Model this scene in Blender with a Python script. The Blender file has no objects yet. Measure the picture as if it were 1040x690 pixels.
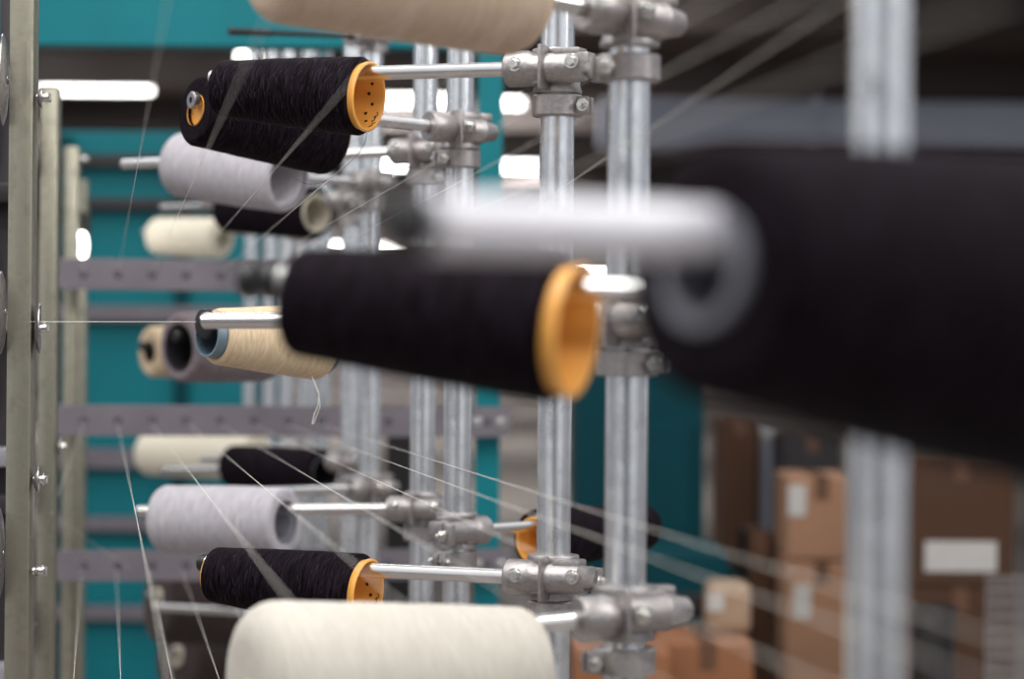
import bpy, bmesh, math, random
from mathutils import Vector, Matrix
random.seed(7)
PI = math.pi
sc = bpy.context.scene
COL = sc.collection
# ------------------------------------------------------------------ camera model
F = 2456.0                      # focal length in pixels of the 1040 px wide frame (85 mm)
CAM = Vector((0, 0, 1.45))
ROLL = math.radians(0.5)
RT = Vector((math.cos(ROLL), 0, math.sin(ROLL)))
UPV = Vector((-math.sin(ROLL), 0, math.cos(ROLL)))
FW = Vector((0, 1, 0))

def at(px, py, d):
    return CAM + RT * ((px - 520) / F * d) + UPV * ((345 - py) / F * d) + FW * d

def proj(p):
    v = p - CAM
    d = v.dot(FW)
    return 520 + v.dot(RT) / d * F, 345 - v.dot(UPV) / d * F, d

# ------------------------------------------------------------------ materials
def newmat(name):
    m = bpy.data.materials.new(name); m.use_nodes = True
    nt = m.node_tree
    return m, nt, nt.nodes['Principled BSDF']

def rgb(r, g, b):               # sRGB 0-255 -> linear
    f = lambda c: (c / 255 / 12.92) if c <= 10 else ((c / 255 + .055) / 1.055) ** 2.4
    return (f(r), f(g), f(b), 1)

def noise_node(nt, coord, scale, detail=4, rough=.6, mapscale=None, rot=None):
    tc = nt.nodes.new('ShaderNodeTexCoord')
    mp = nt.nodes.new('ShaderNodeMapping')
    if mapscale: mp.inputs['Scale'].default_value = mapscale
    if rot: mp.inputs['Rotation'].default_value = rot
    n = nt.nodes.new('ShaderNodeTexNoise')
    n.inputs['Scale'].default_value = scale; n.inputs['Detail'].default_value = detail
    n.inputs['Roughness'].default_value = rough
    nt.links.new(tc.outputs[coord], mp.inputs['Vector']); nt.links.new(mp.outputs['Vector'], n.inputs['Vector'])
    return n

def ramp(nt, src, stops):
    r = nt.nodes.new('ShaderNodeValToRGB')
    el = r.color_ramp.elements
    el[0].position, el[0].color = stops[0]
    el[1].position, el[1].color = stops[-1]
    for p, c in stops[1:-1]:
        e = el.new(p); e.color = c
    nt.links.new(src, r.inputs['Fac'])
    return r

def mul(c, k): return (c[0] * k, c[1] * k, c[2] * k, 1)

def mottled(name, col, metallic=0., rough=.5, scale=30, amount=.25, mapscale=None, bump=0., coord='Object', spec=.5):
    m, nt, b = newmat(name)
    n = noise_node(nt, coord, scale, mapscale=mapscale)
    r = ramp(nt, n.outputs['Fac'], [(.3, mul(col, 1 - amount)), (.7, mul(col, 1 + amount))])
    nt.links.new(r.outputs['Color'], b.inputs['Base Color'])
    b.inputs['Metallic'].default_value = metallic
    b.inputs['Specular IOR Level'].default_value = spec
    rr = ramp(nt, n.outputs['Fac'], [(.3, (rough * .8,) * 3 + (1,)), (.7, (min(1, rough * 1.2),) * 3 + (1,))])
    nt.links.new(rr.outputs['Color'], b.inputs['Roughness'])
    if bump:
        bp = nt.nodes.new('ShaderNodeBump'); bp.inputs['Strength'].default_value = bump; bp.inputs['Distance'].default_value = .002
        nt.links.new(n.outputs['Fac'], bp.inputs['Height']); nt.links.new(bp.outputs['Normal'], b.inputs['Normal'])
    return m

def yarn_mat(name, col, col2, contrast=1., sheen=.25, rough=.85, spec=.12):
    """wound yarn: two crossing families of fine strands laid round the package"""
    m, nt, b = newmat(name)
    a = noise_node(nt, 'UV', 1, 3, .6, (34, 460, 1), (0, 0, math.radians(22)))
    c = noise_node(nt, 'UV', 1, 3, .6, (34, 460, 1), (0, 0, math.radians(-22)))
    d = noise_node(nt, 'UV', 1, 2, .5, (12, 110, 1), (0, 0, math.radians(16)))
    mx = nt.nodes.new('ShaderNodeMath'); mx.operation = 'MAXIMUM'
    nt.links.new(a.outputs['Fac'], mx.inputs[0]); nt.links.new(c.outputs['Fac'], mx.inputs[1])
    ad = nt.nodes.new('ShaderNodeMath'); ad.operation = 'MULTIPLY_ADD'; ad.inputs[1].default_value = .18
    nt.links.new(d.outputs['Fac'], ad.inputs[0]); nt.links.new(mx.outputs[0], ad.inputs[2])
    r = ramp(nt, ad.outputs[0], [(.54, col), (.82, col2)])
    nt.links.new(r.outputs['Color'], b.inputs['Base Color'])
    b.inputs['Roughness'].default_value = rough
    b.inputs['Specular IOR Level'].default_value = spec
    b.inputs['Sheen Weight'].default_value = sheen
    b.inputs['Sheen Roughness'].default_value = .4
    bp = nt.nodes.new('ShaderNodeBump'); bp.inputs['Strength'].default_value = .55 * contrast; bp.inputs['Distance'].default_value = .0012
    nt.links.new(ad.outputs[0], bp.inputs['Height']); nt.links.new(bp.outputs['Normal'], b.inputs['Normal'])
    return m

def galvanised(name, col, rough=.34):
    m, nt, b = newmat(name)
    n1 = noise_node(nt, 'Object', 1, 5, .65, (110, 110, 5))          # long vertical drawing marks
    n2 = noise_node(nt, 'Object', 34, 3, .6)                          # zinc spangle
    mx = nt.nodes.new('ShaderNodeMath'); mx.operation = 'MULTIPLY_ADD'; mx.inputs[1].default_value = .6
    nt.links.new(n1.outputs['Fac'], mx.inputs[0]); nt.links.new(n2.outputs['Fac'], mx.inputs[2])
    r = ramp(nt, mx.outputs[0], [(.55, mul(col, .68)), (.78, col), (1., mul(col, 1.15))])
    nt.links.new(r.outputs['Color'], b.inputs['Base Color'])
    rr = ramp(nt, mx.outputs[0], [(.5, (rough * 1.35,) * 3 + (1,)), (1, (rough * .75,) * 3 + (1,))])
    nt.links.new(rr.outputs['Color'], b.inputs['Roughness'])
    b.inputs['Metallic'].default_value = .9
    bp = nt.nodes.new('ShaderNodeBump'); bp.inputs['Strength'].default_value = .12; bp.inputs['Distance'].default_value = .001
    nt.links.new(mx.outputs[0], bp.inputs['Height']); nt.links.new(bp.outputs['Normal'], b.inputs['Normal'])
    return m

def emit(name, col, s):
    m, nt, b = newmat(name)
    b.inputs['Base Color'].default_value = col
    b.inputs['Emission Color'].default_value = col
    b.inputs['Emission Strength'].default_value = s
    return m

M = dict(
    post=galvanised('galvanised_pipe', (.78, .80, .815, 1), .23),
    cast=mottled('cast_alloy', (.36, .335, .33, 1), .8, .40, 240, .16, bump=.25),
    rod=mottled('drawn_steel_rod', (.74, .73, .72, 1), 1., .22, 90, .03, (8, 8, 1)),
    bolt=mottled('zinc_bolt', (.74, .73, .69, 1), 1., .22, 200, .12),
    rubber=mottled('black_rubber', (.012, .011, .012, 1), 0, .45, 90, .3),
    strip=galvanised('olive_zinc_tube', (.37, .352, .275, 1), .38),
    bar=mottled('violet_grey_paint', rgb(112, 106, 113), .15, .5, 12, .10),
    barlight=mottled('pale_grey_paint', rgb(176, 176, 184), .1, .5, 12, .08),
    eyelet=mottled('ceramic_eyelet', rgb(84, 84, 92), .2, .25, 60, .1),
    ring=mottled('ivory_tube', rgb(205, 198, 180), 0, .5, 60, .08),
    yellow=mottled('amber_plastic', rgb(240, 172, 82), 0, .38, 35, .07),
    bluetube=mottled('slate_blue_plastic', rgb(104, 122, 134), 0, .4, 40, .1),
    greytube=mottled('grey_plastic', rgb(128, 128, 136), 0, .5, 40, .08),
    darktube=mottled('dark_plastic', rgb(38, 36, 40), 0, .45, 40, .1),
    ink=mottled('marker_ink', (.012, .011, .012, 1), 0, .5, 60, .1),
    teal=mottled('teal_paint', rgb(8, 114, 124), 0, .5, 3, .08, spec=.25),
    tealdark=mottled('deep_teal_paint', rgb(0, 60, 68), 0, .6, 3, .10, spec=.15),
    thread=mottled('pale_thread', rgb(226, 222, 214), 0, .7, 300, .06),
    darkthread=mottled('dark_thread', rgb(52, 48, 52), 0, .7, 300, .06),
    black=yarn_mat('black_yarn', (.0022, .0012, .0015, 1), (.021, .0145, .0225, 1), 1.6, .0, .7, .04),
    brown=yarn_mat('dark_brown_yarn', rgb(50, 42, 42), rgb(82, 70, 68), 1, .1),
    taupe=yarn_mat('taupe_yarn', rgb(104, 93, 96), rgb(150, 138, 142), .8, .15),
    grey=yarn_mat('grey_melange_yarn', rgb(160, 156, 163), rgb(206, 202, 206), .8, .15),
    cream=yarn_mat('cream_yarn', rgb(222, 213, 192), rgb(242, 235, 218), .6, .12),
    ivory=yarn_mat('ivory_yarn', rgb(192, 186, 175), rgb(212, 206, 196), .5, .1),
    beige=yarn_mat('beige_yarn', rgb(205, 180, 146), rgb(236, 216, 186), .9, .12),
    tan=yarn_mat('tan_yarn', rgb(190, 166, 144), rgb(216, 194, 172), .6, .12),
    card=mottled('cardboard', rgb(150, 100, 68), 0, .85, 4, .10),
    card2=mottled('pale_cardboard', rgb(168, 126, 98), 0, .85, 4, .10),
    carddark=mottled('dark_brown_board', rgb(78, 51, 33), 0, .85, 4, .14),  # board that is dark brown in itself
    white=mottled('white_paper', rgb(198, 194, 190), 0, .7, 20, .05),
    tape=mottled('packing_tape', rgb(104, 72, 52), 0, .4, 20, .05),
    floor=mottled('concrete_floor', rgb(128, 120, 116), 0, .6, 1.2, .15),
    ceil=mottled('dark_roof_deck', rgb(76, 63, 59), 0, .8, .5, .2),
    truss=mottled('brown_steel_beam', rgb(60, 52, 50), .1, .6, 1, .15),
    wall=mottled('hall_wall_plaster', rgb(150, 142, 140), 0, .8, .4, .12),
    duct=mottled('blue_grey_duct', rgb(172, 177, 192), .2, .5, 1, .1),
    dark=mottled('charcoal_machine', rgb(46, 42, 44), .2, .5, 4, .2),
    grey2=mottled('machine_grey', rgb(150, 148, 156), .3, .4, 4, .15),
    lamp=emit('fluorescent_tube', (1, .985, .95, 1), 9),
    rod_glare=mottled('rod_painted_reflection', rgb(236, 234, 240), .0, .3, 20, .03),  # bright reflection on the near steel rod, put into a white base colour
    wrap=mottled('beige_wrap', rgb(170, 142, 116), 0, .6, 8, .2),
)

M['eyeletmetal'] = mottled('polished_disc', (.40, .38, .40, 1), .9, .3, 60, .15)
# ------------------------------------------------------------------ mesh helpers
def obj(name, bm, mat, parent=None, smooth=True):
    me = bpy.data.meshes.new(name)
    bm.normal_update()
    bm.to_mesh(me); bm.free()
    if smooth:
        for p in me.polygons: p.use_smooth = True
        try: me.set_sharp_from_angle(angle=math.radians(38))
        except Exception: pass
    me.materials.append(mat)
    o = bpy.data.objects.new(name, me)
    COL.objects.link(o)
    if parent: o.parent = parent
    return o

def tag(o, label=None, cat=None, group=None, kind=None):
    if label: o['label'] = label
    if cat: o['category'] = cat
    if group: o['group'] = group
    if kind: o['kind'] = kind
    return o

def empty(name, mat4, label, cat, group=None):
    o = bpy.data.objects.new(name, None); COL.objects.link(o)
    o.empty_display_size = .05
    o.matrix_world = mat4
    return tag(o, label, cat, group)

def frame(org, z, xhint=Vector((0, 0, 1))):
    """matrix with local Z along z"""
    z = z.normalized()
    y = z.cross(xhint).normalized()
    x = y.cross(z).normalized()
    m = Matrix((x, y, z)).transposed().to_4x4()
    m.translation = org
    return m

def lathe(bm, prof, segs=48, T=Matrix(), close=False, uvscale=True):
    """revolve (r, z) about local Z; UV in metres (round, along)"""
    uvl = bm.loops.layers.uv.verify()
    rings = []
    for r, z in prof:
        rings.append([bm.verts.new(T @ Vector((r * math.cos(2 * PI * k / segs), r * math.sin(2 * PI * k / segs), z))) for k in range(segs)])
    vs = [0]
    for i in range(1, len(prof)):
        vs.append(vs[-1] + math.hypot(prof[i][0] - prof[i - 1][0], prof[i][1] - prof[i - 1][1]))
    R = max(p[0] for p in prof)
    n = len(prof)
    for i in range(n if close else n - 1):
        j = (i + 1) % n
        for k in range(segs):
            k2 = (k + 1) % segs
            try: f = bm.faces.new((rings[i][k], rings[i][k2], rings[j][k2], rings[j][k]))
            except ValueError: continue
            uk = [(k, i), (k + 1, i), (k + 1, j), (k, j)]
            for l, (a, b) in zip(f.loops, uk):
                l[uvl].uv = (a / segs * 2 * PI * R, vs[b])
    return rings

def cap(bm, ring):
    try: bm.faces.new(ring)
    except ValueError: pass

def cyl(bm, r, z0, z1, segs=24, T=Matrix(), ch=0.0, r1=None):
    """closed cylinder with a small edge chamfer"""
    r1 = r if r1 is None else r1
    prof = [(r - ch, z0), (r, z0 + ch), (r1, z1 - ch), (r1 - ch, z1)] if ch else [(r, z0), (r1, z1)]
    rg = lathe(bm, prof, segs, T)
    cap(bm, list(reversed(rg[0]))); cap(bm, rg[-1])

def pipe(bm, ro, ri, z0, z1, segs=36, T=Matrix(), ch=.0006):
    lathe(bm, [(ri, z0), (ro - ch, z0), (ro, z0 + ch), (ro, z1 - ch), (ro - ch, z1), (ri, z1)], segs, T, close=True)

def box(bm, c, s, T=Matrix(), bev=0.0):
    c = Vector(c)
    r = bmesh.ops.create_cube(bm, size=1)
    vs = r['verts']
    for v in vs:
        v.co = Vector((v.co.x * s[0], v.co.y * s[1], v.co.z * s[2])) + c
    if bev:
        es = list({e for v in vs for e in v.link_edges})
        rb = bmesh.ops.bevel(bm, geom=es, offset=bev, segments=2, affect='EDGES', profile=.6)
        vs = list({v for f in rb['faces'] for v in f.verts} | {v for v in vs if v.is_valid})
    for v in vs: v.co = T @ v.co

def sweep(bm, pts, r, segs=6, cyclic=False):
    rings = []
    n = len(pts)
    for i, p in enumerate(pts):
        a = pts[max(i - 1, 0)]; b = pts[min(i + 1, n - 1)]
        m = frame(p, (b - a), Vector((.31, .2, .93)))
        rr = r[i] if isinstance(r, (list, tuple)) else r
        rings.append([bm.verts.new(m @ Vector((rr * math.cos(2 * PI * k / segs), rr * math.sin(2 * PI * k / segs), 0))) for k in range(segs)])
    for i in range(n - 1):
        for k in range(segs):
            k2 = (k + 1) % segs
            bm.faces.new((rings[i][k], rings[i][k2], rings[i + 1][k2], rings[i + 1][k]))
    cap(bm, list(reversed(rings[0]))); cap(bm, rings[-1])

def AX(axis, c):
    """matrix turning local Z onto a world/local axis, origin at c"""
    return frame(Vector(c), Vector(axis), Vector((0, 0, 1)) if abs(Vector(axis).z) < .9 else Vector((1, 0, 0)))

def hexbolt(bm, T, r=.0062, h=.005, shank=.0, washer=True):
    if washer: cyl(bm, r * 1.35, 0, .0014, 24, T, .0003)
    lathe_pr = [(r * .9, .0014), (r, .0022), (r, h), (r * .82, h + .0012)]
    rg = lathe(bm, lathe_pr, 6, T); cap(bm, rg[-1])
    if shank: cyl(bm, r * .55, h, h + shank, 16, T, .0006)

# ------------------------------------------------------------------ posts
POST_R = .0203
POSTS = {}
def post(key, px, d, label):
    p = at(px, 345, d)
    POSTS[key] = Vector((p.x, p.y, 0))
    bm = bmesh.new()
    pipe(bm, POST_R, POST_R - .0028, .0, 2.55, 40)
    o = obj('steel_post', bm, M['post']); o.location = (p.x, p.y, 0)
    tag(o, label, 'post', 'galvanised creel posts')
    bm = bmesh.new(); box(bm, (0, 0, .004), (.12, .12, .008), bev=.002)
    fo = obj('foot_plate', bm, M['cast'], o, False)
    return o

post('Z', 1118, 1.17, 'galvanised pipe post carrying the large near black cone with the grey core')
post('N', 893, 1.57, 'very blurred near galvanised pipe post behind the large black cone')
post('A', 637, 2.33, 'thick galvanised pipe post between the amber-ended near cone and the large near black cone')
post('B', 564, 2.85, 'sharply focused galvanised pipe post holding the two black cones with perforated amber cores')
post('C', 465.5, 3.50, 'galvanised pipe post just in front of the teal upright')
post('D', 430, 3.95, 'galvanised pipe post holding both light grey yarn cones')
post('E', 376, 4.67, 'galvanised pipe post holding the taupe cone beside the beige one')
post('G', 356, 5.12, 'galvanised pipe post holding the small black cones half hidden by grey cones')
post('H', 327, 5.87, 'blurred galvanised pipe post holding the cream cone behind the taupe cone')
post('I', 311, 6.32, 'blurred galvanised pipe post holding the two short cream cones at the far end')
post('J', 291, 7.05, 'faint galvanised pipe post, third from the end of the row')
post('K', 274, 7.60, 'faint galvanised pipe post, second from the end of the row')
post('L', 254, 8.40, 'faintest galvanised pipe post at the far end of the row')

# ------------------------------------------------------------------ clamps and collars
def clamp(key, hit, u, kind, label, clabel, collar=True, mirror=False, cdz=-.034):
    """hit: point of the rod axis beside the post; u: rod direction from clamp to tip"""
    pp = POSTS[key]
    xdir = Vector((-u.x, -u.y, 0)).normalized()            # local X: away from the tip
    if mirror: xdir = -xdir
    ydir = Vector((0, 0, 1)).cross(xdir)
    org = Vector((pp.x, pp.y, hit.z))
    m = Matrix((xdir, ydir, Vector((0, 0, 1)))).transposed().to_4x4(); m.translation = org
    t = empty('rod_clamp', m, label, 'clamp', 'cast rod clamps on the posts')
    hl = m.inverted() @ hit
    off, x0 = hl.y, hl.x
    sl = math.atan2(-u.z, math.hypot(u.x, u.y)) * (-1 if mirror else 1)
    sg = -1 if mirror else 1
    BT = Matrix.Translation((x0, off, 0)) @ Matrix.Rotation(-sl, 4, 'Y') @ AX((1, 0, 0), (0, 0, 0))
    # sleeve hugging the post
    bm = bmesh.new()
    lathe(bm, [(.0206, -.027), (.0285, -.027), (.0292, -.024), (.0268, -.018), (.0265, .012), (.0290, .0165), (.0305, .019), (.0305, .0235), (.0295, .025), (.0206, .025)], 48, close=True)
    obj('sleeve', bm, M['cast'], t)
    # barrel round the rod
    bm = bmesh.new()
    s = -1 if mirror else 1
    def L(prof): lathe(bm, [(r, z * s) for r, z in prof] if s > 0 else [(r, -z) for r, z in prof], 40, BT, close=True)
    if kind == 'A':
        L([(.0096, -.060), (.0195, -.060), (.0212, -.058), (.0212, -.034), (.0198, -.030), (.0172, -.024), (.0172, .030), (.0160, .038), (.0150, .040), (.0096, .040)])
    else:
        L([(.0096, -.052), (.0205, -.052), (.0222, -.0495), (.0222, -.026), (.0200, -.020), (.0182, -.012), (.0176, .034), (.0190, .036), (.0190, .040), (.0166, .043), (.0120, .064), (.0090, .067), (.0004, .0675), (.0002, -.02), (.0096, -.02)])
    obj('barrel', bm, M['cast'], t)
    # saddle joining sleeve and barrel, with split web
    bm = bmesh.new()
    box(bm, (x0 * .5, off * .55, 0), (.040, abs(off) * .9, .034), bev=.005)
    box(bm, (x0 - .010 * sg, off - .012, .0), (.0042, .026, .052), bev=.0015)
    box(bm, (x0 * .8 + .018 * sg, off * .8, .018), (.034, .026, .010), bev=.003)
    box(bm, (x0 * .8 - .022 * sg, off * .8, -.012), (.030, .030, .014), bev=.004)
    obj('saddle', bm, M['cast'], t)
    # ears
    ears = [((x0 + .040 * sg, off - .004, .004), (.016, .024, .024), .003), ((x0 + .044 * sg, off + .020, -.002), (.012, .014, .030), .003)] if kind == 'A' else \
           [((x0 + .004 * sg, off - .019, .002), (.022, .012, .018), .004), ((.030 * sg, off * .6, .020), (.022, .018, .012), .003)]
    for c, d3, bv in ears:
        bm = bmesh.new(); box(bm, c, d3, bev=bv)
        obj('ear', bm, M['cast'], t)
    fr = off - .0175
    spots = [((-.043 * sg, fr - .0022, .004), (0, -1, 0), .0), ((.028 * sg, fr - .0005, .005), (0, -1, 0), 0.), ((.051 * sg, off + .012, -.003), (sg, 0, 0), .008)] if kind == 'A' else \
            [((.004 * sg, fr - .0085, .002), (0, -1, -.15), .003)]
    for c, ax, sh in spots:
        bm = bmesh.new(); hexbolt(bm, AX(ax, (c[0] + x0, c[1], c[2])), .0064, .0055, sh)
        obj('bolt', bm, M['bolt'], t)
    if collar:
        mc = m.copy(); mc.translation = org + Vector((0, 0, cdz))
        k = empty('locking_collar', mc, clabel, 'collar', 'locking collars under the clamps')
        bm = bmesh.new()
        pipe(bm, .0300, .0206, -.020, .0055, 48, ch=.0018)
        obj('band', bm, M['cast'], k)
        side = 1 if kind == 'A' else -1
        bm = bmesh.new()
        box(bm, (.0345 * side, -.006, -.0075), (.016, .008, .020), bev=.0025)
        box(bm, (.0345 * side, .007, -.0075), (.016, .008, .020), bev=.0025)
        obj('lug', bm, M['cast'], k)
        bm = bmesh.new()
        hexbolt(bm, AX((0, -1, 0), (.0365 * side, -.010, -.0075)), .0056, .0045, .002)
        cyl(bm, .003, -.02, .018, 14, AX((0, 1, 0), (.0365 * side, 0, -.0075)))
        obj('bolt', bm, M['bolt'], k)
    return t

ROD_R = .0088
def rod(P, Q, label, r=ROD_R, tail=.03, endcap=None, mat='rod'):
    """P beside the post, Q the tip; returns (P, Q) in world"""
    u = (Q - P).normalized()
    L = (Q - P).length
    m = frame(P, u)
    bm = bmesh.new()
    prof = [(r, -tail), (r, L - .0015), (r - .0012, L), (r - .0032, L), (r - .0036, L - .012)]
    rg = lathe(bm, prof, 32); cap(bm, list(reversed(rg[0]))); cap(bm, rg[-1])
    o = obj('spindle_rod', bm, M[mat])
    o.matrix_world = m
    tag(o, label, 'rod', 'spindle rods on the posts')
    for e in (endcap or []):
        bm = bmesh.new()
        kind, z, rr, h = e[:4]
        T = Matrix.Translation((0, 0, L + z))
        lathe_prof = [(.0004, h), (rr * .7, h), (rr * .93, h * .85), (rr, h * .55), (rr, h * .25), (rr * .9, 0), (.0004, 0)]
        if kind == 'tip_ring': pipe(bm, rr, rr * .38, 0, h, 32, T, .0015)
        else: lathe(bm, lathe_prof, 28, T)
        c = obj(kind, bm, M['rubber'] if len(e) < 5 else M[e[4]], o)
        c['label'] = 'black rubber stop or shade plug' if len(e) < 5 else 'metal sleeve'
    return u

def rod_t(P, Q, px):
    lo, hi = -.2, 1.6
    s = proj(P + (Q - P) * 0)[0] > proj(P + (Q - P) * 1)[0]
    for _ in range(50):
        mid = (lo + hi) / 2
        x = proj(P + (Q - P) * mid)[0]
        if (x > px) == s: lo = mid
        else: hi = mid
    return (lo + hi) / 2

# ------------------------------------------------------------------ cones
def smoothwave(z): return 1 + .0022 * math.sin(z * 190) + .0025 * math.sin(z * 83 + 1)

def cone(P, Q, xs, xb, tube, yarn, mat, tmat, label, rr=ROD_R, prot=(.006, .008), sh=.006, holes=False, vent=None, bulge=.02, th=.0032, fuzz=0, flare=0, drop=None, web=0):
    """xs/xb: pixel columns of the small and big ends; tube/yarn: (small, big) inner tube and outer yarn radii"""
    a = P + (Q - P) * rod_t(P, Q, xs)
    b = P + (Q - P) * rod_t(P, Q, xb)
    up = Vector((0, 0, 1))
    dr = drop or (tube[0] - rr - .0007, tube[1] - rr - .0007)
    a = a - up * dr[0]; b = b - up * dr[1]
    u = (b - a); L = u.length
    m = frame(a, u)
    t = empty('yarn_cone', m, label, 'yarn cone', 'yarn cones on the spindle rods')
    bm = bmesh.new()
    lerp = lambda w: tube[0] + (tube[1] - tube[0]) * w
    to = lambda z: lerp(z / L) + th
    shs, shb = sh if isinstance(sh, tuple) else (sh, sh)
    n = 26
    prof = [(to(0) - .0006, min(shs, .012) * .25)]
    if prot[0] < -.006: prof.insert(0, (to(0) - .0006, -prot[0] + .004))
    prof += [(yarn[0] - shs * 1.1, 0), (yarn[0] - shs * .72, shs * .08), (yarn[0] - shs * .42, shs * .24), (yarn[0] - shs * .2, shs * .46), (yarn[0] - shs * .06, shs * .74)]
    for i in range(n + 1):
        w = i / n
        z = shs + (L - shs - shb) * w
        prof.append(((yarn[0] + (yarn[1] - yarn[0]) * w) * (1 + bulge * math.sin(PI * w)) * smoothwave(z), z))
    prof += [(yarn[1] - shb * .06, L - shb * .74), (yarn[1] - shb * .2, L - shb * .46), (yarn[1] - shb * .42, L - shb * .24), (yarn[1] - shb * .72, L - shb * .08), (yarn[1] - shb * 1.1, L), (to(L) - .0006, L - min(shb, .012) * .25)]
    lathe(bm, prof, 96)
    obj('yarn_winding', bm, mat, t)
    bm = bmesh.new()
    z0, z1 = -prot[0], L + prot[1]
    rim = .0012 + flare
    lathe(bm, [(to(z0) - th, z0), (to(z0) - .0005, z0), (to(z0), z0 + .001), (to(0), 0), (to(L), L), (to(L) + rim * .6, z1 - .005), (to(z1) + rim, z1 - .0035), (to(z1) + rim, z1 - .001), (to(z1) - .0006, z1), (to(z1) - th + .001, z1 - .0005), (to(z1) - th, z1 - .003)], 64, close=True)
    tb = obj('tube', bm, tmat, t)
    if web:
        bm = bmesh.new(); cyl(bm, lerp(web / L) + th * .5, web, web + .002, 40)
        obj('end_web', bm, tmat, tb)
    if vent:
        bm = bmesh.new()
        for k in range(18):
            an = 2 * PI * k / 18
            z = z1 - (.015 if k % 2 else .0205)
            rad = lerp(z / L) - .0003
            p = Vector((math.cos(an) * rad, math.sin(an) * rad, z))
            cyl(bm, .0021, 0, .0003, 14, frame(p, Vector((-math.cos(an), -math.sin(an), 0))))
        h = obj('vent_hole_ring', bm, M['ink'], tb); h['label'] = 'ring of small dark vent holes inside the amber tube'
        bm = bmesh.new()
        for dz, da, n2 in ((.004, -.25, 7), (.0065, .1, 6), (.005, .3, 5)):
            pts = []
            for i in range(n2):
                an = vent + da + .06 * i
                z = z1 - dz - .0016 * math.sin(i * 1.9)
                rad = lerp(z / L) - .0002
                pts.append(Vector((math.cos(an) * rad, math.sin(an) * rad, z)))
            sweep(bm, pts, .0005, 5)
        h = obj('marker_scribble', bm, M['ink'], tb); h['label'] = 'scribbled black marker strokes on the tube'
    if fuzz:
        bm = bmesh.new()
        for _ in range(fuzz):
            w = random.uniform(.03, .97); an = random.uniform(0, 2 * PI)
            rad = (yarn[0] + (yarn[1] - yarn[0]) * w) * (1 + bulge * math.sin(PI * w)) - .0006
            z = L * w
            pts = []
            ln = random.uniform(.006, .016); lift = random.uniform(.0012, .0032); sk = random.uniform(-.5, .5)
            for i in range(5):
                s = i / 4
                aa = an + s * ln / rad
                r2 = rad + lift * math.sin(s * PI * random.uniform(.5, .9))
                pts.append(Vector((math.cos(aa) * r2, math.sin(aa) * r2, z + sk * s * ln)))
            sweep(bm, pts, .00009, 3)
        fz = obj('loose_fibres', bm, M['fuzz'], t); fz['kind'] = 'stuff'
    return t
M['fuzz'] = mottled('loose_fibre', rgb(74, 64, 76), 0, .8, 100, .1)

def near_side(key, px, py, dd=-.034):
    d = (POSTS[key] - CAM).dot(FW)
    return at(px, py, d + dd)

# every rod: post, clamp pixel, tip pixel + depth
def station(key, p, q, rlabel, clabel, klabel, kind='A', collar=True, endcap=None, r=ROD_R, mirror=False, tail=None, cdz=-.034, mat='rod'):
    P = near_side(key, *p); Q = at(*q)
    u = rod(P, Q, rlabel, r, tail if tail is not None else .03, endcap, mat)
    clamp(key, P, u, kind, clabel, klabel, collar, mirror, cdz)
    return P, Q

G = ' '
# post B top: black cone, amber core (in focus)
P, Q = station('B', (564, 69), (214, 79, 3.01), 'steel rod entering the perforated amber core of the upper sharp black cone',
    'cast clamp high on the sharply focused post, next to the big tan cone', 'locking collar under the upper clamp of the sharply focused post')
cone(P, Q, 224, 369, (.0230, .0374), (.0345, .0478), M['black'], M['yellow'],
     'sharply focused black yarn cone with perforated amber core, topmost black cone', vent=-2.55, fuzz=420, prot=(-.003, .009))
# post C top: second black cone underneath
P, Q = station('C', (465, 131), (197, 102, 3.21), 'steel rod with hollow tip poking out of the black cone face',
    'cast clamp with pointed tip high on the post in front of the teal upright', 'locking collar under the upper clamp by the teal upright', kind='B', endcap=[('tip_ring', -.004, .0118, .009, 'eyeletmetal')])
cone(P, Q, 198, 340, (.0180, .039), (.0475, .0545), M['black'], M['yellow'],
     'black cone with hollow rod tip in its facing end, right above the grey cone', web=.0075, prot=(-.0065, -.006), sh=(.0075, .016), drop=(.0125, .030), fuzz=260, bulge=.01)
# post D top: grey cone
P, Q = station('D', (430, 153), (125, 167, 4.30), 'steel rod running into the upper light grey cone',
    'cast clamp above the white rod, on the post holding both light grey cones', 'locking collar under the upper clamp of the grey cones post')
cone(P, Q, 181, 293, (.028, .043), (.056, .0585), M['grey'], M['grey'],
     'light grey yarn cone just beneath the overlapping black cones', sh=.011, prot=(-.004, -.006), th=.010, drop=(.004, .037))
# post E top: bare rod
P, Q = station('E', (376, 186), (240, 177, 4.36), 'pale steel rod behind the right end of the upper light grey cone',
    'blurred cast clamp high on the post of the taupe cone', 'blurred collar high on the post of the taupe cone', kind='B')
# post G top: black cone with pale tube
P, Q = station('G', (356, 203), (205, 206, 5.40), 'rod carrying the black cone with the pale ring end',
    'blurred cast clamp beside the pale ring end of a black cone', 'blurred collar beside the pale ring end of a black cone')
cone(P, Q, 232, 321, (.026, .036), (.050, .056), M['black'], M['ring'],
     'blurred black yarn cone with pale ring core, half hidden behind the upper grey cone', prot=(.003, .005), th=.0035)
# post H top: bare rod
P, Q = station('H', (327, 206), (163, 211, 5.52), 'blurred white-looking bare rod above the upper short cream cone',
    'blurred cast clamp above the upper guide bar, at the bare rod', '', kind='B', collar=False)
# post I top: cream cone
P, Q = station('I', (311, 236), (146, 236, 6.60), 'blurred rod carrying the upper short cream cone',
    'blurred cast clamp level with the upper short cream cone', '', collar=False)
cone(P, Q, 158, 226, (.020, .026), (.0500, .0545), M['cream'], M['ring'],
     'short blurred cream cone right above the upper guide bar', sh=.012)
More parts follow.
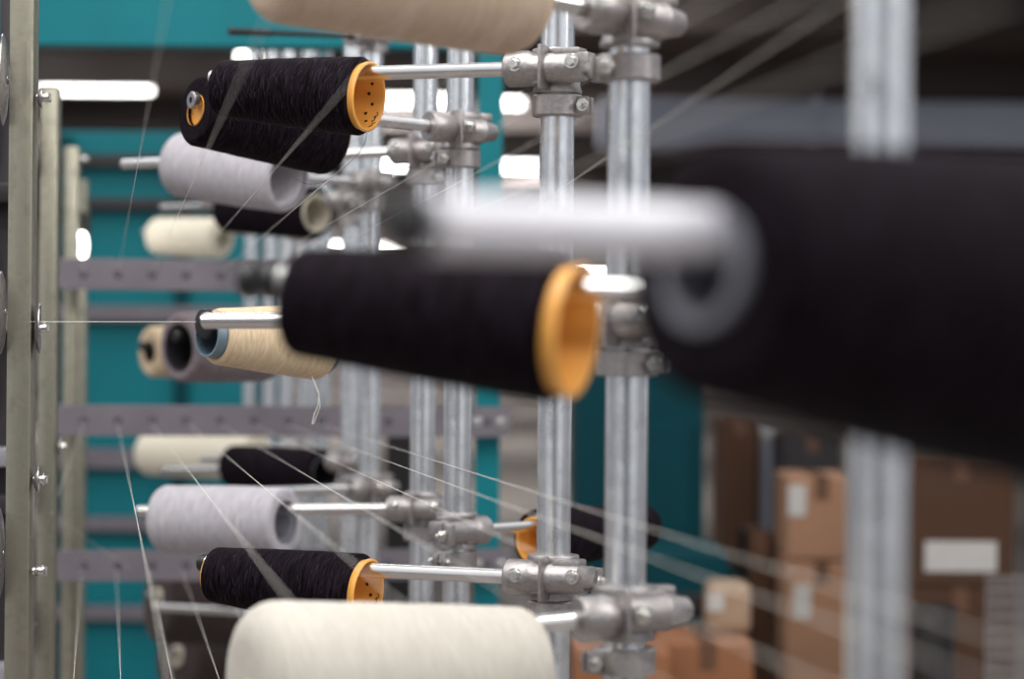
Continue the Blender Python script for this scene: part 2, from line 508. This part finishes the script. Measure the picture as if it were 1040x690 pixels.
# post N middle: near black cone with amber end
P, Q = station('N', (893, 302), (287, 286, 1.685), 'rod carrying the big blurred black cone with amber end ring',
    'blurred clamp on the nearest visible post, hidden behind the large black cone', '', collar=False,
    r=.0070, endcap=[('sleeve', -.010, .0125, .012, 'bolt'), ('stop_or_shade_plug', .003, .0120, .011), ('knob', .020, .0120, .012)])
cone(P, Q, 302, 571, (.0240, .0385), (.0380, .0495), M['black'], M['yellow'],
     'big blurred black yarn cone with bright amber end ring, in the middle of the frame', prot=(-.002, .012), th=.0040, flare=.0006, drop=(.0140, .0275))
# post Z: nearest cone
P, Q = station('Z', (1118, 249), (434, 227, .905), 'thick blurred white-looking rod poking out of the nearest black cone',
    'clamp outside the frame beside the nearest black cone', '', collar=False, r=.0118, kind='B', mat='rod_glare',
    endcap=[('stop_or_shade_plug', .004, .0125, .012)])
cone(P, Q, 716, 1075, (.0205, .036), (.0530, .0750), M['black'], M['greytube'],
     'nearest and largest black yarn cone, strongly blurred, with grey core ring', rr=.0112, prot=(.003, .006), th=.0052, sh=.008, drop=(.0150, .0360))
# post A middle: bare rod with rubber disc
P, Q = station('A', (637, 325), (208, 326, 2.62), 'sharp bare rod with black end disc across the beige cone',
    'cast clamp between the amber end ring and the nearest black cone', 'locking collar between the amber end ring and the nearest black cone',
    endcap=[('tip_ring', -.001, .0090, .004)])
# post C middle: beige cone
P, Q = station('C', (465, 325), (209, 329, 3.18), 'rod inside the beige cone with slate blue core',
    'clamp hidden behind the blurred amber-ended cone, on the post by the teal upright', '', kind='B', collar=False, endcap=[('stop_or_shade_plug', -.004, .0205, .010)])  # black plug fills the tube mouth, standing in for its unlit inside
cone(P, Q, 219, 324, (.0262, .0380), (.0375, .0505), M['beige'], M['bluetube'],
     'beige yarn cone with slate blue core at its narrow end and a dangling tail', prot=(.014, .010), fuzz=60)
# post E middle: taupe cone
P, Q = station('E', (376, 333), (186, 341, 4.34), 'rod with black tip in the facing end of the taupe cone',
    'clamp behind the amber-ended cone, on the post of the taupe cone', '', kind='B', collar=False,
    endcap=[('stop_or_shade_plug', 0, .012, .02)])
cone(P, Q, 181, 270, (.039, .034), (.0625, .066), M['taupe'], M['darktube'],
     'blurred taupe yarn cone behind the beige cone, dark core facing out', prot=(-.004, .004), sh=.010, drop=(.021, .025))
# post H middle: cream cone
P, Q = station('H', (327, 345), (147, 352, 5.55), 'rod in the cream cone behind the taupe cone',
    'clamp level with the cream cone behind the taupe cone', '', kind='B', collar=False, endcap=[('stop_or_shade_plug', -.004, .012, .015)])
cone(P, Q, 151, 212, (.022, .026), (.0585, .062), M['beige'], M['darktube'],
     'blurred cream cone with dark core, partly behind the taupe cone', prot=(-.003, .004), sh=.012)
# post D low: grey cone
P, Q = station('D', (430, 517), (140, 519, 4.16), 'steel rod passing through the lower light grey cone',
    'cast clamp beside the rod of the lower light grey cone', 'locking collar under the clamp of the lower light grey cone')
cone(P, Q, 166, 291, (.024, .0300), (.0575, .0580), M['grey'], M['greytube'],
     'light grey yarn cone with dark hollow end, above the lower sharp black cone', sh=.008, prot=(-.004, -.008), th=.006)
# post E low: bare rod
P, Q = station('E', (376, 496), (262, 500, 4.46), 'pale rod just above the lower light grey cone rod',
    'blurred clamp above the rod of the lower light grey cone', 'blurred collar above the rod of the lower light grey cone', kind='B')
# post G low: black cone
P, Q = station('G', (356, 470), (205, 466, 5.40), 'rod of the small black cone above the lower grey cone',
    'blurred clamp beside the small black cone above the lower grey cone', '', collar=False)
cone(P, Q, 236, 328, (.024, .032), (.046, .050), M['black'], M['darktube'],
     'small blurred black cone between the lower cream cone and the lower grey cone', sh=.008)
# post H low: bare rod
P, Q = station('H', (327, 474), (165, 478, 5.42), 'white-looking bare rod in front of the lower cream cone',
    'blurred clamp of the bare rod in front of the lower cream cone', '', kind='B', collar=False)
# post I low: cream cone
P, Q = station('I', (311, 456), (146, 456, 6.62), 'rod of the lower short cream cone',
    'blurred clamp behind the small lower black cone', '', collar=False)
cone(P, Q, 150, 262, (.022, .028), (.060, .065), M['cream'], M['ring'],
     'blurred cream cone right under the middle guide bar', sh=.012)
# post C low: rod to the other side, cone with amber end
P, Q = station('C', (465, 540), (662, 526, 3.86), 'steel rod running into the black cone behind the sharply focused post',
    'two-bolt cast clamp on the post by the teal upright, rod pointing to the warehouse side', 'locking collar under the two-bolt clamp by the teal upright', mirror=False, cdz=-.036)
cone(P, Q, 655, 546, (.0225, .0320), (.036, .0475), M['black'], M['yellow'],
     'black cone with amber core seen behind the sharply focused post', prot=(.004, .006))
# post B low: black cone
P, Q = station('B', (564, 588), (208, 572, 3.00), 'steel rod entering the amber core of the lower sharp black cone',
    'cast clamp low on the sharply focused post, three bright bolts', 'locking collar low on the sharply focused post',
    endcap=[('stop_or_shade_plug', -.002, .0110, .010)])
cone(P, Q, 216, 368, (.0230, .0374), (.0340, .0475), M['black'], M['yellow'],
     'sharp black yarn cone with amber core, right above the big ivory cone', vent=-2.2, fuzz=260, prot=(.003, .009))
# post A low: ivory cone
P, Q = station('A', (637, 625), (330, 655, 2.17), 'steel rod running into the big ivory cone',
    'cast clamp with pointed tip low on the thick post, rod of the ivory cone', 'locking collar with side lug low on the thick post', kind='B', cdz=-.040)
cone(P, Q, 546, 250, (.020, .014), (.0580, .0850), M['ivory'], M['ring'],
     'big pale ivory cone cut by the lower frame edge', sh=(.02, .030), prot=(-.006, -.006), bulge=.01, drop=(.040, .042))
# post A top: tan cone
P, Q = station('A', (637, 15), (290, -50, 2.08), 'steel rod running into the big tan cone',
    'cast clamp with pointed tip high on the thick post, rod of the tan cone', 'locking collar with side lug high on the thick post', kind='B', cdz=-.040)
cone(P, Q, 543, 270, (.012, .014), (.0550, .0590), M['tan'], M['ring'],
     'big blurred tan cone cut by the upper frame edge', sh=(.030, .022), prot=(-.006, -.006), bulge=.01)
# posts H and I bottom: dark brown cones behind the lower guide bar, a bare rod in front of them
P, Q = station('H', (327, 612), (150, 604, 5.62), 'rod of the upper dark brown cone below the lower guide bar',
    'clamp of the upper dark brown cone, behind the big ivory cone', '', kind='B', collar=False)
cone(P, Q, 160, 262, (.018, .022), (.104, .104), M['brown'], M['ring'],
     'large dark brown cone with small pale ring core, just below the lower guide bar', sh=.016, prot=(.004, .004), th=.007)
P, Q = station('I', (311, 664), (172, 662, 6.02), 'rod of the dark brown cone at the lower edge',
    'clamp of the lowest dark brown cone, behind the big ivory cone', '', kind='B', collar=False)
cone(P, Q, 180, 262, (.020, .024), (.108, .108), M['brown'], M['ring'],
     'large dark brown cone with pale ring core, lowest of the brown ones', sh=.016, prot=(.004, .004), th=.007)
P, Q = station('G', (356, 628), (161, 617, 5.44), 'pale bare rod across the front of the upper dark brown cone',
    'clamp of the bare rod across the dark brown cone, hidden by the ivory cone', '', collar=False)

# black sleeved rod under the teal beam
P = near_side('E', 376, 37); Q = at(233, 32, 4.30)
u = (Q - P).normalized(); m = frame(P, u)
bm = bmesh.new(); LL = (Q - P).length
cyl(bm, .0052, -.03, LL * .72, 20, Matrix(), .001); cyl(bm, .0068, LL * .72, LL, 20, Matrix(), .002)
o = obj('feeler_arm', bm, M['rubber']); o.matrix_world = m
tag(o, 'thin black arm in front of the teal beam, above the topmost black cone', 'arm')
clamp('E', P, u, 'A', 'clamp of the thin black arm, behind the big tan cone', '', False)

# loose tail of the beige cone
bm = bmesh.new()
pts = [at(*p) for p in ((317, 382, 3.27), (320, 391, 3.25), (324, 400, 3.24), (323, 412, 3.24), (319, 421, 3.24), (317, 431, 3.24))]
sweep(bm, pts, .0006, 5)
pts = [at(*p) for p in ((324, 402, 3.24), (325, 414, 3.24), (321, 424, 3.24), (318, 431, 3.24))]
sweep(bm, pts, .0005, 5)
tag(obj('yarn_tail', bm, M['thread']), 'loose pale yarn tail dangling from the beige cone', 'thread')

# ------------------------------------------------------------------ square uprights with tension discs
HTOP = .42
def upright(px, d, label, discs, top=None):
    p = at(px, 345, d)
    zt = top if top else CAM.z + HTOP
    ang = math.atan(.163)
    m = Matrix.Translation((p.x, p.y, 0)) @ Matrix.Rotation(ang * .0, 4, 'Z')
    t = empty('guide_upright', m, label, 'upright', 'square uprights of the guide frame')
    bm = bmesh.new(); box(bm, (0, .015, zt / 2), (.0295, .034, zt), bev=.0030)
    obj('square_tube', bm, M['strip'], t)
    bm = bmesh.new(); box(bm, (0, .015, .004), (.11, .11, .008), bev=.002)
    obj('foot_plate', bm, M['cast'], t, False)
    for z, side, r in discs:
        s = side
        T = Matrix.Translation((s * .0165, .006, z)) @ Matrix.Rotation(ang * .85, 4, 'Z') @ AX((s, 0, 0), (0, 0, 0))
        bm = bmesh.new()
        lathe(bm, [(.001, .0015), (r * .5, .0015), (r * .8, .003), (r, .0062), (r, .0074), (r * .8, .0045), (r * .5, .003), (.001, .003)], 40, T)
        dsk = obj('tension_disc', bm, M['eyeletmetal'], t)
        bm = bmesh.new()
        cyl(bm, .005, 0, .016, 16, T, .001); hexbolt(bm, T @ Matrix.Translation((0, 0, .012)), .0055, .005)
        obj('disc_bolt', bm, M['bolt'], dsk)
    return t
def zz(py, d): return CAM.z + (345 - py) / F * d
upright(19.5, 2.9, 'sharp square olive-grey upright at the frame edge, in front of the others',
        [(zz(85, 2.9), -1, .055), (zz(322, 2.9), -1, .050), (zz(568, 2.9), -1, .056),
         (zz(103, 2.9), 1, .012), (zz(338, 2.9), 1, .03), (zz(492, 2.9), 1, .015), (zz(585, 2.9), 1, .006)], top=2.4)
upright(48, 4.1, 'blurred square olive-grey upright, second in line, ending below the strip light',
        [(zz(458, 4.1), 1, .016), (zz(150, 4.1), -1, .05), (zz(500, 4.1), -1, .05), (zz(640, 4.1), -1, .05)])
upright(71, 5.36, 'most blurred square olive-grey upright, third in line, carrying the guide bars',
        [(zz(165, 5.36), 1, .012)])

upright(81, 6.5, 'faint square olive-grey upright, last and shortest in the line', [])

# grey machine side behind the first upright
p = at(-24, 345, 3.6)
t = empty('tension_rack', Matrix.Translation((p.x, p.y, 0)), 'dim grey rack of shelves and bars beside the sharp square upright', 'rack')
bm = bmesh.new()
for dx in (-.07, .040): box(bm, (dx, .02, 1.0), (.022, .03, 2.0), bev=.002)
obj('rack_upright', bm, M['dark'], t)
for z in (.62, .95, 1.20, 1.27, 1.47, 1.66, 1.83):
    bm = bmesh.new(); box(bm, (-.01, .0, z), (.135, .10, .028), bev=.003)
    obj('shelf', bm, M['grey2' if int(z * 100) % 2 else 'dark'], t)
for z in (.80, 1.1, 1.38, 1.56, 1.75):
    bm = bmesh.new(); lathe(bm, [(.001, -.02), (.028, -.02), (.032, -.01), (.032, .01), (.028, .02), (.001, .02)], 28, AX((1, .15, 0), (.0, -.03, z)))
    obj('roller', bm, M['grey2'], t)

# ------------------------------------------------------------------ guide bars
def guide_bar(y, label, far=0.):
    a = at(56, y, 5.28); b = at(519, y - 1, 5.42)
    u = (b - a); L = u.length
    xd = Vector((u.x, u.y, 0)).normalized(); yd = Vector((0, 0, 1)).cross(xd)
    m = Matrix((xd, yd, Vector((0, 0, 1)))).transposed().to_4x4(); m.translation = a
    t = empty('guide_bar', m, label, 'bar', 'horizontal thread guide bars')
    bm = bmesh.new(); box(bm, (L / 2, 0, 0), (L, .006, .068), bev=.0015); box(bm, (L / 2, .016, -.031), (L, .03, .006), bev=.001)
    obj('rail', bm, M['bar'], t, False)
    for k in range(13):
        x = at(86 + k * 34, y, 5.3).x - a.x
        bm = bmesh.new()
        lathe(bm, [(.0035, -.005), (.0078, -.005), (.0092, -.0035), (.0092, -.0028), (.0035, -.0028)], 20, AX((0, 1, 0), (x * 1.01, 0, .0)), close=True)
        obj('eyelet', bm, M['eyelet'], t)
    for x in (L - .075, L - .022):
        bm = bmesh.new(); hexbolt(bm, AX((0, -1, 0), (x, -.0032, 0)), .009, .007)
        obj('bolt', bm, M['bolt'], t)
    return a, b
guide_bar(278, 'violet-grey guide bar above the beige cone, threads rising from its eyelets')
guide_bar(427, 'violet-grey guide bar under the beige cone, its bolted end on the teal upright showing')
guide_bar(575, 'violet-grey guide bar behind the lower sharp black cone')

# ------------------------------------------------------------------ threads
def thread(pts, label, r=.00036, mat='thread', sag=0.0):
    bm = bmesh.new()
    P = [at(*p) for p in pts]
    out = []
    for i in range(len(P) - 1):
        n = 24
        for k in range(n):
            s = k / n
            q = P[i].lerp(P[i + 1], s); q = q - Vector((0, 0, sag * 4 * s * (1 - s)))
            out.append(q)
    out.append(P[-1])
    sweep(bm, out, r, 5)
    return tag(obj('yarn_thread', bm, M[mat]), label, 'thread', 'threads in the guide frame')

def ray(x0, y0, xf, yf, near=.72, far=5.3, dfoc=2.9):
    """far hole pixel, pixel where the thread passes the focus distance -> far and near points"""
    k = (1 / near - 1 / far) / (1 / dfoc - 1 / far)
    return (x0, y0, far - .01), (x0 + (xf - x0) * k, y0 + (yf - y0) * k, near)

thread(((86, 278, 5.27), (66, 165, 5.30)), 'thread rising steeply from the first eyelet of the upper bar to the third upright')
T = [
    ((120, 278, 138, 178), 'thin thread rising almost straight from the second eyelet of the upper bar'),
    ((154, 278, 190, 198), 'thread rising past the grey cone, blurring over the narrow end of the topmost black cone'),
    ((188, 278, 262, 192), 'thread rising from upper bar, blurring across the middle of the topmost black cone'),
    ((222, 278, 316, 198), 'thread rising from upper bar past the grey cone end and the amber core'),
    ((256, 273, 375, 204), 'thread slanting from upper bar across the ring end of the blurred black cone'),
    ((300, 273, 432, 203), 'thread slanting up behind the white-looking rod, wide blur beyond the thick post'),
    ((440, 278, 560, 198), 'slanting thread seen as the lower wide blur beyond the thick post'),
    ((352, 263, 440, 228), 'thread slanting gently above the big amber-ended cone'),
    ((119, 428, 139, 528), 'thread falling steeply from the second eyelet of the middle bar'),
    ((152, 428, 205, 496), 'thread falling from the middle bar across the cream cone and white rod'),
    ((188, 428, 264, 492), 'thread falling from the middle bar across the small lower black cone'),
    ((222, 430, 330, 494), 'thread falling from the middle bar to the lower grey cone end'),
    ((254, 430, 395, 494), 'thread falling from the middle bar past the blurred clamps'),
    ((288, 430, 430, 482), 'thread falling from the middle bar to the two posts by the teal upright'),
    ((322, 430, 470, 477), 'highest thread falling from the middle bar towards the warehouse side'),
    ((83, 577, 74, 700), 'thread dropping from the first eyelet of the lower bar'),
    ((118, 577, 123, 700), 'thread dropping straight from the second eyelet of the lower bar'),
    ((151, 577, 176, 695), 'thread dropping from the lower bar across the pale ring cores'),
    ((184, 577, 226, 700), 'thread dropping from the lower bar across the brown cone'),
    ((220, 577, 272, 690), 'thread dropping from the lower bar under the sharp black cone to the ivory cone'),
]
for a, lab in T:
    p, q = ray(*a)
    thread((p, q), lab)
thread(((86, 428, 5.27), (52, 522, 4.08)), 'thread from the first eyelet of the middle bar to the second upright')
thread(((52, 522, 4.08), (131, 577, 5.27)), 'thread from the second upright down to the lower bar')
thread(((30, 327, 2.89), (199, 327, 3.12)), 'level thread from the first upright to the beige cone core', .0004)
# stray dark thread by the amber core
bm = bmesh.new()
pts = [at(*p) for p in ((373, 134, 2.93), (368, 150, 2.93), (352, 168, 2.94), (330, 184, 2.98), (312, 187, 3.0), (298, 180, 3.02), (288, 172, 3.05))]
sm = []
for i in range(len(pts) - 1):
    a, b = pts[i], pts[i + 1]
    a0 = pts[max(i - 1, 0)]; b1 = pts[min(i + 2, len(pts) - 1)]
    for k in range(8):
        s = k / 8
        h = lambda c: .5 * (2 * a[c] + (b[c] - a0[c]) * s + (2 * a0[c] - 5 * a[c] + 4 * b[c] - b1[c]) * s * s + (3 * a[c] - a0[c] - 3 * b[c] + b1[c]) * s ** 3)
        sm.append(Vector((h(0), h(1), h(2))))
sweep(bm, sm, .00035, 5)
tag(obj('yarn_tail', bm, M['darkthread']), 'fine dark loose end curling below the amber core', 'thread')

# ------------------------------------------------------------------ teal portal frame
a = at(496, 345, 5.46)
t = empty('portal_frame', Matrix.Translation((a.x, a.y, 0)), 'teal steel portal frame, upright behind the posts and beam above', 'frame')
zb = zz(50, 5.46)
bm = bmesh.new(); box(bm, (0, .03, (zb + .1) / 2), (.056, .06, zb + .1), bev=.004); obj('upright', bm, M['teal'], t, False)
bm = bmesh.new(); box(bm, (-.75, .03, zb + .11), (1.58, .08, .22), bev=.004); obj('beam', bm, M['teal'], t, False)
bm = bmesh.new(); box(bm, (0, .03, .006), (.16, .16, .012), bev=.002); obj('foot_plate', bm, M['teal'], t, False)

# teal machine further back
def solid(name, x0, x1, y0, d, depth, mat, label, cat, group=None, ybot=None, bev=.01):
    """upright block: pixel columns x0..x1, top at pixel y0, front at distance d, standing on the floor (or on ybot)"""
    A = at(x0, 345, d); B = at(x1, 345, d)
    zt = zz(y0, d); z0 = 0 if ybot is None else zz(ybot, d)
    t = empty(name, Matrix.Translation(((A.x + B.x) / 2, d, z0)), label, cat, group)
    w = B.x - A.x; h = zt - z0
    bm = bmesh.new(); box(bm, (0, depth / 2, h / 2), (w, depth, h), bev=bev)
    obj('body', bm, M[mat], t, False)
    return t, w, h

t, w, h = solid('creel_machine', 58, 262, 137, 9.2, .9, 'teal', 'teal machine housing with grey rails behind the guide bars', 'machine')
for y, hh in ((166, .05), (210, .045), (322, .06), (470, .075), (537, .055), (628, .055)):
    bm = bmesh.new(); box(bm, (0, -.045, zz(y, 9.1)), (w * 1.02, .05, hh), bev=.006)
    obj('rail', bm, M['bar' if y > 300 else 'dark'], t, False)
for fx in (-.46, .12):
    bm = bmesh.new(); box(bm, (fx * w, -.02, h / 2), (.05, .04, h * .98), bev=.004)
    obj('edge_post', bm, M['tealdark'], t, False)
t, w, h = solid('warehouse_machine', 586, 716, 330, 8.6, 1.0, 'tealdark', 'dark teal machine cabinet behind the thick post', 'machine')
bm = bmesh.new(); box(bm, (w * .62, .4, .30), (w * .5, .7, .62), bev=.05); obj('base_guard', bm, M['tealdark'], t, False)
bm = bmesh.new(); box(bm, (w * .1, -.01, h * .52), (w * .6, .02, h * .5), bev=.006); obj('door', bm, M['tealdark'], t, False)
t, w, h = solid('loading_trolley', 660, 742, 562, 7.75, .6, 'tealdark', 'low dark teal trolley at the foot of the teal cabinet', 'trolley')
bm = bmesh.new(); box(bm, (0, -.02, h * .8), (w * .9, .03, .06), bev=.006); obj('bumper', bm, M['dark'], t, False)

# ------------------------------------------------------------------ boxes on the warehouse side
def carton(x0, x1, y0, d, depth, mat, label, ybot=None, lab=None, name='carton', group='cardboard cartons in the warehouse', rot=0):
    t, w, h = solid(name, x0, x1, y0, d, depth, mat, label, 'box', group, ybot)
    bm = bmesh.new(); box(bm, (0, depth / 2, h + .001), (.05, depth, .002)); box(bm, (0, -.001, h - .04), (.05, .002, .08)); obj('tape', bm, M['tape'], t, False)
    if lab:
        lx0, lx1, ly0, ly1 = lab
        cx = ((lx0 + lx1) / 2 - (x0 + x1) / 2) / F * d; cz = zz((ly0 + ly1) / 2, d) - t.location.z
        bm = bmesh.new(); box(bm, (cx, -.003, cz), ((lx1 - lx0) / F * d, .002, (ly1 - ly0) / F * d)); l = obj('label', bm, M['white'], t, False)
        l['label'] = 'white paper label'
    if rot: t.rotation_euler.z = rot
    return t
carton(801, 872, 568, 8.4, .45, 'card2', 'pale brown carton with a white label low on its face, under another carton', ybot=None, lab=(808, 826, 592, 626))
carton(802, 870, 482, 8.4, .45, 'card2', 'pale brown carton with a white label at its corner, top of the stack', ybot=566, lab=(802, 820, 490, 522))
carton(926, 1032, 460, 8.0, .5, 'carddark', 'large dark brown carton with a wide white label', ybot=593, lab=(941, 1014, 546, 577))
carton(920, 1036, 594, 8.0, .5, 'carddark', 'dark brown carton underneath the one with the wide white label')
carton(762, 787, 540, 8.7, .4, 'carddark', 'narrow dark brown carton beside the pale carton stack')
carton(676, 768, 652, 7.2, .45, 'card', 'orange-brown carton at the foot of the teal cabinet')
carton(586, 684, 662, 6.9, .4, 'card', 'orange-brown carton behind the lower clamp of the thick post')
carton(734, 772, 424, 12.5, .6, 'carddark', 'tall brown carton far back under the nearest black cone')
carton(797, 856, 440, 12.0, .6, 'dark', 'dark grey crate far back behind the pale cartons', name='crate', ybot=None, group='far crates')
t, w, h = solid('wrapped_bundle', 722, 766, 592, 7.4, .2, 'wrap', 'beige wrapped bundle standing on the orange-brown carton', 'bundle', ybot=643, bev=.03)
bm = bmesh.new(); box(bm, (-.045, -.003, h * .66), (.05, .003, .06)); obj('label', bm, M['white'], t, False)
t, w, h = solid('plastic_sheeted_pallet', 774, 787, 432, 12.6, .5, 'duct', 'pale blue sheeted stack far back between brown carton and dark crate', 'pallet')
bm = bmesh.new(); box(bm, (0, -.01, h * .97), (w * 1.02, .03, .05)); obj('strap', bm, M['white'], t, False)
# wire basket
t0 = at(1024, 345, 7.0)
t = empty('wire_basket', Matrix.Translation((t0.x, t0.y, 0)), 'grey wire mesh basket in front of the dark brown cartons', 'basket')
zt = zz(582, 7.0)
for k in range(12):
    bm = bmesh.new()
    sweep(bm, [Vector((-.055 + k * .012, 0, .05)), Vector((-.055 + k * .012, 0, zt))], .0032, 8)
    obj('wire', bm, M['cast'], t)
bm = bmesh.new()
for j in range(20): sweep(bm, [Vector((-.062, -.004, .05 + (zt - .05) * j / 19)), Vector((.085, -.004, .05 + (zt - .05) * j / 19))], .003, 8)
obj('cross_wires', bm, M['cast'], t)
bm = bmesh.new(); box(bm, (.01, .05, .03), (.16, .12, .06), bev=.004); obj('base', bm, M['dark'], t, False)
# dark drums
for i, (x, y0, lab) in enumerate(((950, 612, 'dark round tub in front of the cartons, below the wide white label'), )):
    c = at(x, 345, 7.3); zt = zz(y0, 7.3)
    bm = bmesh.new()
    lathe(bm, [(.001, .0), (.055, 0), (.062, .02), (.066, zt - .05), (.072, zt - .045), (.072, zt), (.062, zt), (.06, zt - .03), (.001, zt - .03)], 32)
    o = obj('tub', bm, M['dark']); o.location = (c.x, c.y, 0); tag(o, lab, 'tub')

# far hall clutter seen between the posts
solid('storage_rack', 392, 420, 438, 10.5, .6, 'dark', 'dark storage rack far behind the middle guide bar end', 'rack')

# ------------------------------------------------------------------ hall shell
CZ = CAM.z + 3.1
def shell(name, c, s, mat):
    bm = bmesh.new(); box(bm, (0, 0, 0), s)
    o = obj(name, bm, M[mat], None, False); o.location = c; o['kind'] = 'structure'
    return o
shell('floor', (0, 34, -.05), (44, 76, .1), 'floor')
shell('ceiling', (0, 43, CZ + .3), (44, 58, .1), 'ceil')
shell('wall_back', (0, 72.1, 2.4), (44, .2, 5), 'wall')
for i, y in enumerate((18, 23, 28.5, 34, 40, 47, 55)):
    shell('trim_%d' % (i + 1), (0, y, CZ + .05), (44, .25, .42), 'truss')
t = empty('ventilation_duct', Matrix.Translation((7.5, 20, zz(126, 20))), 'long blue-grey ventilation duct high behind the nearest black cone', 'duct')
bm = bmesh.new(); box(bm, (0, 0, 0), (13.6, .5, .40), bev=.05); obj('casing', bm, M['duct'], t)
for x in (-5, -2, 1, 4):
    bm = bmesh.new(); box(bm, (x, 0, 0), (.06, .54, .44), bev=.01); obj('flange', bm, M['duct'], t)
    bm = bmesh.new(); box(bm, (x, 0, .9), (.02, .02, 1.5)); obj('hanger', bm, M['truss'], t)

# strip lights: pixel centre, half length in px, distance
LIGHTS = [(97, 90, 57, 30, 'long strip light glowing beside the square uprights'),
          (424, 102, 34, 31, 'strip light behind the post with the grey cones, above the clamp'),
          (516, 105, 15, 31, 'short strip light beside the teal upright, higher one'),
          (526, 170, 22, 43, 'strip light beside the teal upright, lower one'),
          (400, 168, 17, 43, 'strip light behind the posts, just under the clamps'),
          (341, 252, 10, 62, 'distant strip light above the amber-ended cone, nearer its narrow end'),
          (404, 253, 20, 62, 'distant strip light above the middle of the amber-ended cone'),
          (603, 274, 17, 60, 'strip light between the amber end ring and the thick post'),
          (82, 249, 5, 6.45, 'small bright lamp on the last upright, just above the upper guide bar'),
          (252, 58, 10, 27, 'small strip light just above the topmost black cone'),
          (405, 43, 16, 26, 'thin strip light under the teal beam between posts')]
for x, y, hl, d, lab in LIGHTS:
    c = at(x, y, d); L2 = hl / F * d
    hgt = .10 if d < 40 else .16
    if y == 43: hgt = .05
    if d < 10: hgt = .009 if y != 249 else .06
    if d < 10: c = c + Vector((0, -.02, 0))
    t = empty('strip_light', Matrix.Translation(c), lab, 'light', 'strip lights in the hall')
    bm = bmesh.new(); box(bm, (0, 0, 0), (2 * L2, .12, hgt), bev=.02); obj('tube_cover', bm, M['lamp'], t, False)
    bm = bmesh.new(); box(bm, (0, .02, hgt / 2 + .03), (2 * L2 * 1.02, .16, .06), bev=.01); obj('housing', bm, M['truss'], t, False)
    if d < 10:
        bm = bmesh.new(); box(bm, (0, .09 if d > 8 else .045, 0), (.02, .12 if d > 8 else .03, .01)); obj('bracket', bm, M['truss'], t, False)
        continue
    zt = CZ + .25 - c.z
    for s in (-.7, .7):
        bm = bmesh.new(); box(bm, (s * L2, .02, (hgt / 2 + .06 + zt) / 2), (.015, .015, max(.02, zt - hgt / 2 - .06))); obj('hanger', bm, M['truss'], t, False)

# ------------------------------------------------------------------ light
w = bpy.data.worlds.new('hall_light'); sc.world = w; w.use_nodes = True
nt = w.node_tree
bg = nt.nodes['Background']
tc = nt.nodes.new('ShaderNodeTexCoord'); sp = nt.nodes.new('ShaderNodeSeparateXYZ')
nt.links.new(tc.outputs['Generated'], sp.inputs[0])
hz = nt.nodes.new('ShaderNodeMath'); hz.operation = 'MULTIPLY_ADD'; hz.inputs[1].default_value = .5; hz.inputs[2].default_value = .5
nt.links.new(sp.outputs['Z'], hz.inputs[0])
rz = ramp(nt, hz.outputs[0], [(.0, (.05, .046, .048, 1)), (.40, (.16, .155, .16, 1)), (.53, (.62, .63, .66, 1)), (.85, (1.0, 1.0, 1.0, 1))])
ab = nt.nodes.new('ShaderNodeMath'); ab.operation = 'ABSOLUTE'; nt.links.new(sp.outputs['X'], ab.inputs[0])
rx = ramp(nt, ab.outputs[0], [(.10, (.16, .16, .18, 1)), (.42, (.95, .97, 1.0, 1)), (.70, (1., 1., 1., 1)), (.97, (.45, .46, .5, 1))])
mm = nt.nodes.new('ShaderNodeMix'); mm.data_type = 'RGBA'; mm.blend_type = 'MULTIPLY'; mm.inputs[0].default_value = 1
nt.links.new(rz.outputs['Color'], mm.inputs[6]); nt.links.new(rx.outputs['Color'], mm.inputs[7])
nt.links.new(mm.outputs[2], bg.inputs['Color'])
bg.inputs['Strength'].default_value = 1.12

def area(name, loc, target, sx, sy, power, col=(1, .98, .95)):
    l = bpy.data.lights.new(name, 'AREA'); l.shape = 'RECTANGLE'; l.size = sx; l.size_y = sy; l.energy = power; l.color = col
    o = bpy.data.objects.new(name, l); COL.objects.link(o)
    o.location = loc
    o.rotation_euler = (Vector(target) - Vector(loc)).to_track_quat('-Z', 'Y').to_euler()
    return o
area('ceiling_and_fill_lamp', (-.6, 1.8, 4.4), (-.2, 3.2, 1.4), 1.2, 3.5, 110)
area('ceiling_and_fill_lamp', (2.8, 1.5, 4.0), (.2, 3.2, 1.4), .8, 3.5, 80)
area('ceiling_and_fill_lamp', (-3.5, 3.0, 4.2), (-.2, 4.0, 1.4), .8, 4, 60)
area('ceiling_and_fill_lamp', (-1.5, 7.0, 4.4), (-1.0, 7.5, 0), 2, 1.0, 35)
area('ceiling_and_fill_lamp', (.7, -1.2, 3.6), (.1, 1.4, 1.45), 1.0, .5, 22)  # added fill lamp behind the camera, front-lights the near rod and cones
for yy in (22, 34, 48, 62):
    area('ceiling_and_fill_lamp', (-4, yy, 4.4), (-3, yy + 3, 0), 10, 1.0, 700)  # wide area lamps added to lift the dark far hall

# ------------------------------------------------------------------ camera
cd = bpy.data.cameras.new('camera'); cam = bpy.data.objects.new('camera', cd); COL.objects.link(cam)
cd.sensor_width = 36; cd.lens = F * 36 / 1040
cm = Matrix((RT, UPV, -FW)).transposed().to_4x4(); cm.translation = CAM
cam.matrix_world = cm
cd.clip_start = .05; cd.clip_end = 200
cd.dof.use_dof = True; cd.dof.focus_distance = 2.95; cd.dof.aperture_fstop = 3.5
sc.camera = cam
sc.view_settings.view_transform = 'Standard'
sc.view_settings.look = 'None'
sc.view_settings.gamma = 1
sc.view_settings.use_curve_mapping = False
sc.view_settings.exposure = 0
sc.cycles.use_denoising = True
